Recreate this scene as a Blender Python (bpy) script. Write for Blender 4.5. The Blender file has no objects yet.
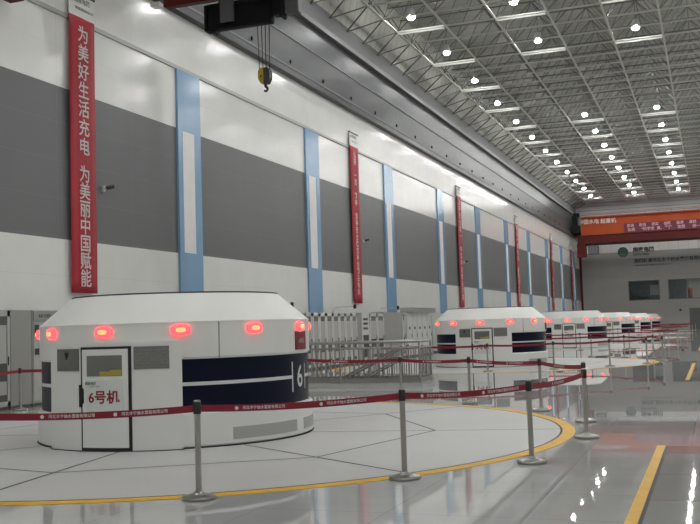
import bpy, math, random
from mathutils import Vector, Matrix
random.seed(7)
SC = bpy.context.scene
COL = SC.collection
PI = math.pi

# ------------------------------------------------------------------ helpers
class MB:
    def __init__(s):
        s.v = []; s.f = []; s.mi = []
    def add(s, vs, fs, m=0):
        o = len(s.v); s.v += [tuple(v) for v in vs]
        s.f += [tuple(i + o for i in f) for f in fs]; s.mi += [m] * len(fs)
        return s
    def box(s, x0, x1, y0, y1, z0, z1, m=0):
        v = [(x, y, z) for x in (x0, x1) for y in (y0, y1) for z in (z0, z1)]
        return s.add(v, [(0, 1, 3, 2), (4, 6, 7, 5), (0, 4, 5, 1), (2, 3, 7, 6), (0, 2, 6, 4), (1, 5, 7, 3)], m)
    def bar(s, p, q, r, n=6, m=0, cap=True):
        p = Vector(p); q = Vector(q); d = (q - p).normalized()
        a = d.orthogonal().normalized(); b = d.cross(a)
        vs = []
        for c in (p, q):
            for i in range(n):
                t = 2 * PI * i / n
                vs.append(c + a * (r * math.cos(t)) + b * (r * math.sin(t)))
        fs = [(i, (i + 1) % n, n + (i + 1) % n, n + i) for i in range(n)]
        if cap: fs += [tuple(range(n - 1, -1, -1)), tuple(range(n, 2 * n))]
        return s.add(vs, fs, m)
    def lathe(s, prof, seg=48, c=(0, 0, 0), m=0):
        vs = []; fs = []
        n = len(prof)
        for i in range(seg):
            t = 2 * PI * i / seg
            for r, z in prof:
                vs.append((c[0] + r * math.cos(t), c[1] + r * math.sin(t), c[2] + z))
        for i in range(seg):
            j = (i + 1) % seg
            for k in range(n - 1):
                fs.append((i * n + k, j * n + k, j * n + k + 1, i * n + k + 1))
        if prof[0][0] > 1e-6: fs.append(tuple(i * n for i in range(seg - 1, -1, -1)))
        if prof[-1][0] > 1e-6: fs.append(tuple(i * n + n - 1 for i in range(seg)))
        return s.add(vs, fs, m)
    def arc(s, a0, a1, r0, r1, z0, z1, m=0, step=2.0):
        """curved slab round the z axis, angles in degrees"""
        n = max(1, int(math.ceil(abs(a1 - a0) / step)))
        vs = []; fs = []
        for i in range(n + 1):
            t = math.radians(a0 + (a1 - a0) * i / n); c, w = math.cos(t), math.sin(t)
            vs += [(r0 * c, r0 * w, z0), (r1 * c, r1 * w, z0), (r1 * c, r1 * w, z1), (r0 * c, r0 * w, z1)]
        for i in range(n):
            o = 4 * i; p = o + 4
            fs += [(o, p, p + 1, o + 1), (o + 1, p + 1, p + 2, o + 2), (o + 2, p + 2, p + 3, o + 3), (o + 3, p + 3, p, o)]
        fs += [(0, 1, 2, 3), (4 * n + 3, 4 * n + 2, 4 * n + 1, 4 * n)]
        return s.add(vs, fs, m)
    def mesh(s, name, mats, smooth=None, bevel=0):
        me = bpy.data.meshes.new(name)
        me.from_pydata(s.v, [], s.f)
        for m in (mats if isinstance(mats, (list, tuple)) else [mats]): me.materials.append(m)
        for p, i in zip(me.polygons, s.mi): p.material_index = i
        import bmesh
        bm = bmesh.new(); bm.from_mesh(me)
        if bevel:
            bmesh.ops.bevel(bm, geom=bm.edges[:], offset=bevel, segments=2, affect='EDGES', clamp_overlap=True)
        bmesh.ops.recalc_face_normals(bm, faces=bm.faces[:])
        bm.to_mesh(me); bm.free()
        if smooth is not None:
            me.shade_smooth()
            me.set_sharp_from_angle(angle=math.radians(smooth))
        return me
    def build(s, name, mats, parent=None, smooth=None, bevel=0, loc=None):
        return link(name, s.mesh(name, mats, smooth, bevel), parent, loc)

def link(name, me, parent=None, loc=None):
    o = bpy.data.objects.new(name, me); COL.objects.link(o)
    if parent is not None: o.parent = parent
    if loc is not None: o.location = loc
    return o

def tag(o, label=None, cat=None, group=None, kind=None):
    if label: o['label'] = label
    if cat: o['category'] = cat
    if group: o['group'] = group
    if kind: o['kind'] = kind
    return o

def thing(name, label, cat, loc=(0, 0, 0), rz=0, group=None):
    o = bpy.data.objects.new(name, None); COL.objects.link(o)
    o.empty_display_size = .2
    o.location = loc; o.rotation_euler = (0, 0, rz)
    return tag(o, label, cat, group)

def struct(name, mb, mats, smooth=None, label=None, parent=None):
    o = mb.build(name, mats, parent, smooth)
    o['kind'] = 'structure'
    if label: o['label'] = label
    return o

def copy_tree(o, parent=None):
    c = o.copy(); COL.objects.link(c)
    if parent is not None: c.parent = parent
    for ch in list(o.children): copy_tree(ch, c)
    return c

ORD = ['first', 'second', 'third', 'fourth', 'fifth', 'sixth', 'seventh', 'eighth', 'ninth', 'tenth', 'eleventh',
       'twelfth', 'thirteenth', 'fourteenth', 'fifteenth', 'sixteenth', 'seventeenth', 'eighteenth', 'nineteenth', 'twentieth']

def text_mesh(txt, size, bold=0.0, depth=0.0, align='CENTER'):
    """outlines of a text as (verts, faces) in the xy plane, centred"""
    cu = bpy.data.curves.new('lettering_curve', 'FONT')
    cu.body = txt; cu.size = size; cu.align_x = align; cu.align_y = 'CENTER'
    cu.offset = bold; cu.extrude = depth; cu.resolution_u = 3
    o = bpy.data.objects.new('lettering_source', cu); COL.objects.link(o)
    dg = bpy.context.evaluated_depsgraph_get(); dg.update()
    me = bpy.data.meshes.new_from_object(o.evaluated_get(dg))
    vs = [v.co.copy() for v in me.vertices]; fs = [tuple(p.vertices) for p in me.polygons]
    bpy.data.objects.remove(o); bpy.data.curves.remove(cu); bpy.data.meshes.remove(me)
    return vs, fs

def add_text(mb, txt, size, origin, right, up, bold=0.0, m=0, align='CENTER', sx=1.0, depth=0.0):
    vs, fs = text_mesh(txt, size, bold, depth, align)
    r = Vector(right); u = Vector(up); n = r.cross(u); o = Vector(origin)
    mb.add([o + r * (v.x * sx) + u * v.y + n * v.z for v in vs], fs, m)
    return mb

def add_text_cyl(mb, txt, size, R, ang, z, bold=0.0, m=0, sx=1.0):
    vs, fs = text_mesh(txt, size, bold)
    out = []
    for v in vs:
        t = math.radians(ang) + v.x * sx / R
        out.append((R * math.cos(t), R * math.sin(t), z + v.y))
    mb.add(out, fs, m)
    return mb

# ------------------------------------------------------------------ materials
def mat(name, col, rough=.5, metal=0., spec=.5, emit=None, es=0., noise=0., nscale=3., bump=0., rvar=0.):
    m = bpy.data.materials.new(name); m.use_nodes = True
    nt = m.node_tree; b = nt.nodes['Principled BSDF']
    b.inputs['Base Color'].default_value = (*col, 1); b.inputs['Roughness'].default_value = rough
    b.inputs['Metallic'].default_value = metal; b.inputs['Specular IOR Level'].default_value = spec
    if emit:
        b.inputs['Emission Color'].default_value = (*emit, 1); b.inputs['Emission Strength'].default_value = es
    if noise or bump or rvar:
        tc = nt.nodes.new('ShaderNodeTexCoord'); n = nt.nodes.new('ShaderNodeTexNoise')
        n.inputs['Scale'].default_value = nscale; n.inputs['Detail'].default_value = 5
        nt.links.new(tc.outputs['Object'], n.inputs['Vector'])
        if noise:
            mr = nt.nodes.new('ShaderNodeMapRange'); mr.inputs['From Min'].default_value = .3; mr.inputs['From Max'].default_value = .7
            mr.inputs['To Min'].default_value = 1 - noise; mr.inputs['To Max'].default_value = 1 + noise
            nt.links.new(n.outputs['Fac'], mr.inputs['Value'])
            h = nt.nodes.new('ShaderNodeVectorMath'); h.operation = 'SCALE'
            h.inputs[0].default_value = col
            nt.links.new(mr.outputs['Result'], h.inputs['Scale'])
            nt.links.new(h.outputs['Vector'], b.inputs['Base Color'])
        if rvar:
            mr2 = nt.nodes.new('ShaderNodeMapRange'); mr2.inputs['From Min'].default_value = .3; mr2.inputs['From Max'].default_value = .7
            mr2.inputs['To Min'].default_value = rough - rvar; mr2.inputs['To Max'].default_value = rough + rvar
            nt.links.new(n.outputs['Fac'], mr2.inputs['Value']); nt.links.new(mr2.outputs['Result'], b.inputs['Roughness'])
        if bump:
            bp = nt.nodes.new('ShaderNodeBump'); bp.inputs['Strength'].default_value = bump; bp.inputs['Distance'].default_value = .02
            nt.links.new(n.outputs['Fac'], bp.inputs['Height']); nt.links.new(bp.outputs['Normal'], b.inputs['Normal'])
    return m

def seams(m, axes, dark=.75):
    """thin panel joints: axes = [(axis, period, width, offset)] in object space, multiplied into the base colour"""
    nt = m.node_tree; b = nt.nodes['Principled BSDF']
    tc = nt.nodes.new('ShaderNodeTexCoord'); sp = nt.nodes.new('ShaderNodeSeparateXYZ')
    nt.links.new(tc.outputs['Object'], sp.inputs[0])
    acc = None
    for ax, per, w, off in axes:
        a = nt.nodes.new('ShaderNodeMath'); a.operation = 'ADD'; a.inputs[1].default_value = off
        nt.links.new(sp.outputs[ax], a.inputs[0])
        d = nt.nodes.new('ShaderNodeMath'); d.operation = 'DIVIDE'; d.inputs[1].default_value = per
        nt.links.new(a.outputs[0], d.inputs[0])
        f = nt.nodes.new('ShaderNodeMath'); f.operation = 'FRACT'; nt.links.new(d.outputs[0], f.inputs[0])
        l = nt.nodes.new('ShaderNodeMath'); l.operation = 'LESS_THAN'; l.inputs[1].default_value = w / per
        nt.links.new(f.outputs[0], l.inputs[0])
        if acc is None: acc = l
        else:
            mx = nt.nodes.new('ShaderNodeMath'); mx.operation = 'MAXIMUM'
            nt.links.new(acc.outputs[0], mx.inputs[0]); nt.links.new(l.outputs[0], mx.inputs[1]); acc = mx
    mix = nt.nodes.new('ShaderNodeMix'); mix.data_type = 'RGBA'; mix.blend_type = 'MULTIPLY'
    mix.inputs['B'].default_value = (dark, dark, dark, 1)
    nt.links.new(acc.outputs[0], mix.inputs['Factor'])
    src = b.inputs['Base Color']
    if src.is_linked: nt.links.new(src.links[0].from_socket, mix.inputs['A'])
    else: mix.inputs['A'].default_value = src.default_value
    nt.links.new(mix.outputs['Result'], b.inputs['Base Color'])
    return m

M = {}
LAMP = 185
M['wall_white'] = seams(mat('white_wall_panel', (.72, .72, .70), .15, spec=.38, noise=.03, nscale=.9, bump=.22), [(2, 1.02, .012, .87), (1, 3.55, .014, .27)], .88)
M['wall_grey'] = seams(mat('grey_wall_panel', (.140, .144, .146), .42, spec=.35, noise=.05, nscale=.3), [(2, 1.02, .014, .87), (1, 3.55, .014, .27)], 1.25)
M['wall_far'] = mat('far_wall_grey', (.33, .325, .31), .6, noise=.03, nscale=.4)
M['far_white'] = seams(mat('far_wall_white', (.85, .85, .83), .5), [(0, 1.2, .05, 0)], .8)
M['dark_wall'] = mat('upper_dark_wall', (.10, .10, .10), .7)
M['far_upper'] = seams(mat('upper_far_wall', (.36, .36, .36), .35), [(2, .55, .1, 0)], .55)
M['ledge'] = mat('grey_ledge', (.38, .38, .37), .4)
M['pil_blue'] = mat('pilaster_blue', (.20, .35, .53), .16, noise=.04, nscale=.6)
M['pil_white'] = mat('pilaster_white', (.76, .74, .74), .4, noise=.03)
M['girder'] = mat('runway_girder_grey', (.052, .055, .057), .34, spec=.2)
M['girder_light'] = mat('runway_flange_grey', (.12, .12, .12), .5)
M['deck'] = seams(mat('roof_deck', (.31, .31, .275), .7, noise=.06, nscale=.5), [(1, .75, .08, 0)], .7)
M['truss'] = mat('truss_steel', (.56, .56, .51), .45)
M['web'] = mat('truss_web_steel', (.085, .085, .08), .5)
M['barwhite'] = mat('pale_painted_bar', (.42, .42, .40), .5)
M['floor'] = seams(mat('polished_stone_floor', (.50, .50, .49), .02, spec=.62, noise=.06, nscale=1.3), [(0, 1.2, .012, .33), (1, 1.2, .012, .4)], .8)
M['disc'] = mat('white_floor_plate', (.55, .555, .545), .42, spec=.35, noise=.03, nscale=.8)
M['line'] = mat('dark_joint', (.035, .037, .037), .6)
M['yellow'] = mat('yellow_floor_paint', (.78, .44, .02), .5, noise=.08, nscale=4)
M['hatch'] = seams(mat('grey_floor_plate', (.36, .36, .35), .03, spec=.6), [(1, 1.5, .02, 0), (0, 1.5, .02, 0)], .6)
M['white'] = mat('white_enamel', (.79, .795, .775), .3, noise=.015, nscale=2)
M['white_roof'] = mat('white_roof_enamel', (.82, .82, .79), .36, noise=.015, nscale=2)
M['white2'] = mat('white_door_enamel', (.80, .81, .79), .3)
M['navy'] = mat('navy_enamel', (.004, .007, .022), .3, spec=.15)
M['stripe'] = mat('white_stripe', (.68, .70, .70), .45)
M['seam'] = mat('panel_seam', (.28, .28, .27), .6)
M['black'] = mat('black_rubber', (.012, .012, .012), .5)
M['darktop'] = mat('dark_roof_rim', (.05, .05, .055), .5)
M['plate_dark'] = mat('dark_grey_plate', (.14, .14, .13), .3, noise=.1, nscale=20)
M['plate'] = seams(mat('engraved_steel_plate', (.21, .21, .20), .32, metal=.2, noise=.16, nscale=40), [(2, .045, .01, 0)], .88)
M['glass'] = mat('door_glass', (.16, .165, .15), .06, spec=.8)
M['inside_yellow'] = mat('yellow_glass_patch', (.42, .36, .06), .5)
M['sign'] = mat('door_sign_sheet', (.71, .74, .72), .25)
M['red_text'] = mat('dark_red_letter', (.26, .012, .03), .5)
M['green_text'] = mat('green_letter', (.02, .10, .07), .5)
M['red_sign'] = mat('red_number_sign', (.20, .008, .02), .4)
M['pink_text'] = mat('pale_sign_letter', (.55, .33, .33), .5)
M['grille'] = seams(mat('air_grille', (.46, .47, .45), .5), [(2, .02, .008, 0)], .82)
M['lamp_lens'] = mat('red_lamp_lens', (.8, .03, .03), .2, emit=(1, .05, .06), es=2.2)
M['lamp_core'] = mat('lamp_bulb', (1, .2, .05), .3, emit=(1, .20, .08), es=2.0)
M['steel'] = mat('brushed_steel', (.42, .41, .385), .32, metal=.9, noise=.05, nscale=8)
M['rail'] = mat('railing_steel', (.36, .355, .335), .35, metal=.85)
M['steel_base'] = mat('stanchion_base_steel', (.34, .34, .32), .3, metal=.9)
M['collar'] = mat('black_cassette', (.02, .02, .022), .4)
M['belt'] = mat('dark_red_belt', (.25, .012, .03), .6, noise=.06, nscale=6)
M['belt_text'] = mat('white_belt_print', (.75, .68, .68), .6)
M['banner'] = mat('red_banner_cloth', (.36, .012, .022), .6, noise=.08, nscale=1.2)
M['banner_text'] = mat('white_banner_letter', (.60, .52, .52), .6)
M['banner_head'] = mat('white_banner_header', (.68, .68, .65), .4)
M['rod'] = mat('dark_rod', (.06, .06, .06), .4)
M['grey_text'] = mat('grey_letter', (.16, .19, .18), .5)
M['cab'] = mat('cabinet_grey', (.40, .40, .385), .45, noise=.02)
M['cab_white'] = mat('cabinet_white', (.58, .585, .57), .45)
M['cab_plain'] = mat('cabinet_plain_grey', (.29, .29, .275), .5)
M['cab_glass'] = mat('cabinet_glass', (.09, .095, .09), .08, spec=.6)
M['cab_dark'] = mat('cabinet_dark', (.04, .04, .04), .5)
M['kick'] = mat('plinth_dark', (.10, .095, .09), .6)
M['orange'] = mat('crane_orange', (.36, .058, .014), .5, spec=.2, noise=.10, nscale=.7)
M['crane_red'] = mat('crane_dark_red', (.085, .010, .008), .55, spec=.2, noise=.1, nscale=.7)
M['crane_dark'] = mat('crane_machinery', (.009, .009, .010), .6, spec=.15, noise=.2, nscale=3)
M['crane_grey'] = mat('crane_grey', (.10, .10, .105), .5)
M['cloth_purple'] = mat('crane_banner_cloth', (.12, .010, .035), .6)
M['hook_yellow'] = mat('hook_yellow', (.42, .30, .03), .4, noise=.1, nscale=6)
M['hook_dark'] = mat('hook_dark', (.03, .028, .02), .4)
M['logo_green'] = mat('logo_green', (.015, .085, .065), .4)
M['logo_text'] = mat('logo_dark_letter', (.03, .055, .05), .5)
M['frame'] = mat('window_frame', (.12, .12, .12), .4)
M['room'] = mat('office_wall', (.20, .21, .22), .6)
M['room_light'] = mat('office_light_wall', (.62, .60, .55), .6)
M['blind'] = mat('grey_blind', (.10, .105, .115), .6)
M['door'] = mat('door_grey', (.10, .105, .105), .5)
M['camera'] = mat('camera_black', (.02, .02, .02), .4)
M['camera_white'] = mat('camera_white', (.6, .6, .6), .4)
M['housing'] = mat('lamp_housing', (.35, .35, .35), .5)
M['ceil_lamp'] = mat('ceiling_lamp_lens', (1, 1, 1), .5, emit=(.99, 1.0, .985), es=LAMP)
M['office_lamp'] = mat('office_lamp_lens', (1, 1, 1), .5, emit=(1, .98, .93), es=22)
def clear_glass():
    m = bpy.data.materials.new('window_glass'); m.use_nodes = True; nt = m.node_tree
    for n in list(nt.nodes): nt.nodes.remove(n)
    out = nt.nodes.new('ShaderNodeOutputMaterial'); mx = nt.nodes.new('ShaderNodeMixShader')
    t = nt.nodes.new('ShaderNodeBsdfTransparent'); t.inputs[0].default_value = (.8, .84, .86, 1)
    g = nt.nodes.new('ShaderNodeBsdfGlossy'); g.inputs['Roughness'].default_value = .02
    fr = nt.nodes.new('ShaderNodeFresnel'); fr.inputs['IOR'].default_value = 1.5
    nt.links.new(fr.outputs[0], mx.inputs[0]); nt.links.new(t.outputs[0], mx.inputs[1]); nt.links.new(g.outputs[0], mx.inputs[2])
    nt.links.new(mx.outputs[0], out.inputs[0]); return m
M['pane'] = clear_glass()

# ------------------------------------------------------------------ camera
cd = bpy.data.cameras.new('camera'); cam = bpy.data.objects.new('camera', cd); COL.objects.link(cam)
F, YAW, PITCH, ROLL = 966.33, 0.3563514, 0.0679495, -0.0313583
cy, sy = math.cos(YAW), math.sin(YAW); cp, sp = math.cos(PITCH), math.sin(PITCH); cr, sr = math.cos(ROLL), math.sin(ROLL)
fw = Vector((-sy * cp, cy * cp, sp)); rt = Vector((cy, sy, 0)); up = rt.cross(fw)
r2 = rt * cr + up * sr; u2 = up * cr - rt * sr
Mx = Matrix((( r2.x, u2.x, -fw.x), (r2.y, u2.y, -fw.y), (r2.z, u2.z, -fw.z))).to_4x4()
Mx.translation = Vector((0, 0, 1.6)); cam.matrix_world = Mx
cd.sensor_width = 36; cd.lens = F * 36 / 700; cd.clip_start = .05; cd.clip_end = 400
SC.camera = cam
CAMP = Vector((0, 0, 1.6))
def pix(p):
    d = Vector(p) - CAMP; z = d.dot(fw)
    if z < .1: return (-999, -999)
    return (350 + F * d.dot(r2) / z, 262 - F * d.dot(u2) / z)
def in_view(p, m=0):
    x, y = pix(p); return -m < x < 700 + m and -m < y < 524 + m

# ------------------------------------------------------------------ room
XW, XR, YB, YF = -16.0, 12.6, -10.0, 130.0
MC = (-8.08, 13.6)                                             # centre of the nearest machine
MY = [13.6, 37.0, 59.8, 82.3, 104.3, 124.2]                    # the six machines down the hall
# floor with the stair opening left out
SX0, SX1, SY0, SY1 = -11.6, -7.45, 24.66, 25.48
f = MB()
def fq(x0, x1, y0, y1): f.add([(x0, y0, 0), (x1, y0, 0), (x1, y1, 0), (x0, y1, 0)], [(0, 1, 2, 3)])
fq(XW - .4, XR, YB, SY0); fq(XW - .4, SX0, SY0, SY1); fq(SX1, XR, SY0, SY1); fq(XW - .4, XR, SY1, YF + 5)
struct('floor', f, M['floor'])
# floor plates round each machine: white disc, joints, yellow ring
def floor_ring(cx, cy_):
    d = MB().lathe([(0, .004), (6.0, .004), (6.0, .001)], 128, (cx, cy_, 0))
    struct('floor_disc', d, M['disc'])
    y = MB()
    n = 144
    vs = []
    for i in range(n):
        t = 2 * PI * i / n
        for r, z in ((6.0, .001), (6.0, .005), (6.18, .005), (6.18, .001)):
            vs.append((cx + r * math.cos(t), cy_ + r * math.sin(t), z))
    fs = []
    for i in range(n):
        j = (i + 1) % n
        for k in range(3): fs.append((4 * i + k, 4 * j + k, 4 * j + k + 1, 4 * i + k + 1))
    y.add(vs, fs)
    struct('floor_yellow_ring', y, M['yellow'])
    l = MB()
    def seg(a, b, w=.017):
        a = Vector((*a, 0)); b = Vector((*b, 0)); n_ = (b - a).normalized().cross(Vector((0, 0, 1))) * w
        z = Vector((0, 0, .0062))
        l.add([a + n_ + z, b + n_ + z, b - n_ + z, a - n_ + z], [(0, 1, 2, 3)])
    def P(r, a): a = math.radians(a); return (cx + r * math.cos(a), cy_ + r * math.sin(a))
    for k in range(8):
        a = 10 + 45 * k
        seg(P(4.11, a), P(4.11, a + 45)); seg(P(4.11, a), P(6.0, a)); seg(P(2.2, a), P(4.11, a))
    for i in range(96):
        seg(P(5.985, 3.75 * i), P(5.985, 3.75 * (i + 1)), .016)
    struct('floor_joint', l, M['line'])
for y in MY: floor_ring(MC[0], y)
# long grey floor plates with a yellow edge on the walkway
for k in range(5):
    y1 = 12.75 + 23.0 * k; y0 = y1 - (9.5 if k else 8)
    struct('floor_plate', MB().box(-.60, 3.4, y0, y1, .0005, .003), M['hatch'])
    e = MB().box(-.632, -.60, y0, y1 + .03, .0005, .005).box(-.60, 3.4, y1, y1 + .03, .0005, .005)
    struct('floor_plate_joint', e, M['line'])
    struct('floor_yellow_line', MB().box(-.735, -.635, y0, y1 + .1, .0005, .004), M['yellow'])

# left wall: white below, grey stripe, white above
w = MB()
for z0, z1, m in ((0, 4.18, 0), (4.18, 8.27, 1), (8.27, 12.2, 0)):
    w.add([(XW, YB, z0), (XW, YF + 5, z0), (XW, YF + 5, z1), (XW, YB, z1)], [(0, 1, 2, 3)], m)
w.add([(XW - .25, YB, 12), (XW - .25, YF + 5, 12), (XW - .25, YF + 5, 16.5), (XW - .25, YB, 16.5)], [(0, 1, 2, 3)], 2)
struct('wall_left', w, [M['wall_white'], M['wall_grey'], M['dark_wall']])
struct('trim_1', MB().box(XW, XW + .05, YB, YF, 10.22, 10.34), M['ledge'])
# blue pilasters with a long white inset
for k in range(-1, 10):
    yc = 27.90 + 10.6 * k
    b = MB().box(XW, XW + .08, yc - .74, yc + .74, 0, 10.22, 0).box(XW + .08, XW + .09, yc - .47, yc + .27, 4.2, 8.2, 1)
    struct('trim_%d' % (k + 3), b, [M['pil_blue'], M['pil_white']])
# runway girder along the wall
g = MB()
g.box(XW, -15.85, YB, YF, 12.3, 14.95, 0)                       # web
g.box(XW, -15.72, YB, YF, 12.08, 12.34, 0)                      # lower flange
g.box(XW, -15.70, YB, YF, 12.34, 12.42, 1)
g.box(XW - .2, -15.62, YB, YF, 14.88, 15.10, 1)                 # upper flange
g.box(-15.85, -15.82, YB, YF, 13.72, 13.77, 1)                  # conductor line
for k in range(38):
    y = -7 + 3.6 * k
    g.box(-15.85, -15.80, y - .03, y + .03, 12.62, 12.76, 2)
struct('trim_20', g, [M['girder'], M['girder_light'], M['crane_dark']])
# far wall with two windows and a door
WIN = [(-10.0, -6.15, 3.95, 6.52), (-5.12, .9, 3.95, 6.52)]
DR = (-2.62, -.9, 0, 2.68)
fwm = MB()
def far(x0, x1, z0, z1, m=0): fwm.box(x0, x1, YF, YF + .3, z0, z1, m)
far(XW - .4, WIN[0][0], 0, 10.3)
far(WIN[0][0], WIN[0][1], 0, 3.95); far(WIN[0][0], WIN[0][1], 6.52, 10.3)
far(WIN[0][1], WIN[1][0], 0, 10.3)
far(WIN[1][0], WIN[1][1], 0, 3.95); far(WIN[1][0], WIN[1][1], 6.52, 10.3)
far(WIN[1][1], XR, 0, 10.3)
far(XW - .4, XR, 10.3, 14.6, 1); far(XW - .4, XR, 14.6, 19.5, 2)
struct('wall_far', fwm, [M['wall_far'], M['far_white'], M['far_upper']])
for i, (x0, x1, z0, z1) in enumerate(WIN):
    fr = MB(); t = .09
    fr.box(x0, x1, YF - .04, YF + .1, z0, z0 + t).box(x0, x1, YF - .04, YF + .1, z1 - t, z1)
    fr.box(x0, x0 + t, YF - .04, YF + .1, z0, z1).box(x1 - t, x1, YF - .04, YF + .1, z0, z1)
    wo = struct('window_%d' % (i + 1), fr, M['frame'])
    MB().box(x0, x1, YF + .02, YF + .04, z0, z1).build('pane', M['pane'], wo)
# the rooms behind the windows
rm = MB()
def room(x0, x1, z0, z1, y0, y1, mb, m):
    v = [(x, y, z) for x in (x0, x1) for y in (y0, y1) for z in (z0, z1)]
    mb.add(v, [(0, 1, 3, 2), (4, 6, 7, 5), (2, 3, 7, 6), (0, 2, 6, 4), (1, 5, 7, 3)], m)
room(-10.6, -5.8, 3.0, 7.2, YF + .3, YF + 5, rm, 0)
struct('wall_office', rm, [M['room']])
rm = MB(); room(-5.7, 1.5, 3.0, 7.2, YF + .3, YF + 4.5, rm, 0)
struct('wall_office', rm, [M['room_light']])
struct('door_1', MB().box(DR[0], DR[1], YF - .06, YF, .02, DR[3], 0).box(DR[0] - .08, DR[0], YF - .07, YF, 0, DR[3] + .08, 1)
       .box(DR[1], DR[1] + .08, YF - .07, YF, 0, DR[3] + .08, 1).box(DR[0] - .08, DR[1] + .08, YF - .07, YF, DR[3], DR[3] + .08, 1)
       .box(DR[0] + .25, DR[0] + .8, YF - .075, YF - .06, 1.3, 1.5, 1), [M['door'], M['frame']])
struct('trim_21', MB().bar((XW + .12, YF - .15, 0), (XW + .12, YF - .15, 11.7), .11, 10).box(XW, XW + .1, YF - .5, YF, 0, 11.7),
       [M['crane_red']], label='dark red pipe in the far left corner')
# right wall and rear wall (behind the photographer)
struct('wall_right', MB().add([(XR, YB, 0), (XR, YF, 0), (XR, YF, 19.2), (XR, YB, 19.2)], [(3, 2, 1, 0)]), M['wall_white'])
struct('wall_back', MB().add([(XW - .4, YB, 0), (XR, YB, 0), (XR, YB, 19.2), (XW - .4, YB, 19.2)], [(0, 1, 2, 3)]), M['wall_white'])

# roof: deck and space truss
CX0, CDX, NCX = -14.7, 2.6, 11
CY0, CDY = 47.7 - 25 * 2.3167, 2.3167
NCY = 61
ZB, ZT = 17.0, 18.75
dk = MB()
dk.add([(-15.6, YB, 19.1), (XR, YB, 19.1), (XR, YF + 1, 19.1), (-15.6, YF + 1, 19.1)], [(0, 1, 2, 3)])
dk.add([(-16.4, YB, 16.35), (-15.6, YB, 19.1), (-15.6, YF + 1, 19.1), (-16.4, YF + 1, 16.35)], [(0, 1, 2, 3)])
ceil = struct('ceiling', dk, M['deck'])
xs = [CX0 + CDX * i for i in range(NCX)]; ys = [CY0 + CDY * j for j in range(NCY)]
ys = [y for y in ys if YB + .3 < y < YF - .3]
tb = MB()
for x in xs: tb.box(x - .045, x + .045, YB, YF, ZB - .045, ZB + .045)
for y in ys: tb.box(xs[0], XR, y - .035, y + .035, ZB - .035, ZB + .035)
tb.build('bottom_chords', M['truss'], ceil)
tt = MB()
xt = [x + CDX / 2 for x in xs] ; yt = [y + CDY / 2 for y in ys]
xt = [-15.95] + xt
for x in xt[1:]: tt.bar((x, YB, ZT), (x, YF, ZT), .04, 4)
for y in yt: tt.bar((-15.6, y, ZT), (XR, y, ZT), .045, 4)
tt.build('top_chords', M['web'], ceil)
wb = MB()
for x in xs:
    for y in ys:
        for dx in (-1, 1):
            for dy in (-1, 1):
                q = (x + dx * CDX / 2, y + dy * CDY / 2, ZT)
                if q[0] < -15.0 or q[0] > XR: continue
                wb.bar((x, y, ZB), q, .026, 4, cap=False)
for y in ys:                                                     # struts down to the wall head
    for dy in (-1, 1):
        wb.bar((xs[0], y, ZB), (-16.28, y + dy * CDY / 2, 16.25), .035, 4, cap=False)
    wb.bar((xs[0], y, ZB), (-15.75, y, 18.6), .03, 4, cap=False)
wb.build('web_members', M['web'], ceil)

# lamps and the white bars that carry them
LDY = 6.95
house = MB().lathe([(.12, .42), (.16, .40), (.22, .14), (.23, .10), (.23, .04), (.20, .04)], 20).mesh('housing', M['housing'], 40)
lens = MB().lathe([(.185, .05), (.185, -.04), (.16, -.10), (.10, -.14), (0, -.155)], 16).mesh('lens', M['ceil_lamp'], 60)
hang = MB().bar((0, 0, .42), (0, 0, 1.9), .018, 6).mesh('hanger', M['web'])
rown = ['left', 'middle', 'right', 'fourth', 'fifth']
barm = MB().box(-CDX / 2 + .06, CDX / 2 - .06, -.045, .045, -.11, -.02).mesh('support_bar', M['barwhite'])
for r in range(5):
    X = -13.35 + 5.17 * r
    nv = 0; nb = 0
    for k in range(-7, 12):
        Y = 45.75 + LDY * k
        if Y > YF - 3: continue
        missing = r in (1, 2) and k in (2, 3)
        if not missing:
            vis = in_view((X, Y, 17.0)) and r < 3
            if vis:
                lab = 'lit round ceiling lamp, %s from the camera in the %s row of lamps' % (ORD[nv], rown[r]); nv += 1
                grp = 'ceiling lamps'
            else:
                lab = 'lit round ceiling lamp hung from the truss outside the picture'; grp = 'ceiling lamps outside the picture'
            t = thing('ceiling_lamp', lab, 'lamp', (X, Y, 17.06), 0, grp)
            link('housing', house, t); link('lens', lens, t); link('hanger', hang, t)
        Yb = 47.7 + LDY * k
        Xb = CX0 + CDX * (.5 + 2 * r)
        if in_view((Xb, Yb, 17)):
            o = link('lamp_support_bar', barm, None, (Xb, Yb, 16.94))
            tag(o, 'white cross bar under the roof truss, %s from the camera in the %s row' % (ORD[nb], rown[r]), 'bar', 'white bars under the roof'); nb += 1

# ------------------------------------------------------------------ the machines
NUM = ['6', '5', '4', '3', '2', '1']
def band_marks(num):
    mk = MB(); R = 2.086
    mk.arc(-58, -4.4, R - .004, R, .86, .91); mk.arc(9.6, 245, R - .004, R, .86, .91)
    mk.arc(-5.0, -4.2, R - .004, R, .66, 1.11); mk.arc(9.0, 9.8, R - .004, R, .68, 1.07)
    add_text_cyl(mk, num, .47, R + .001, 2.6, .87, .006, sx=1.05)
    return mk
def door_letters(num):
    t = MB(); R = 2.262
    add_text_cyl(t, num + '号机', .19, R, -86.1, .735, .005, sx=1.02)
    return t
def sign_letters(num):
    t = MB(); add_text_cyl(t, num + '号机', .085, 2.132, 2.5, 1.42, .002, sx=1.0); return t

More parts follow.
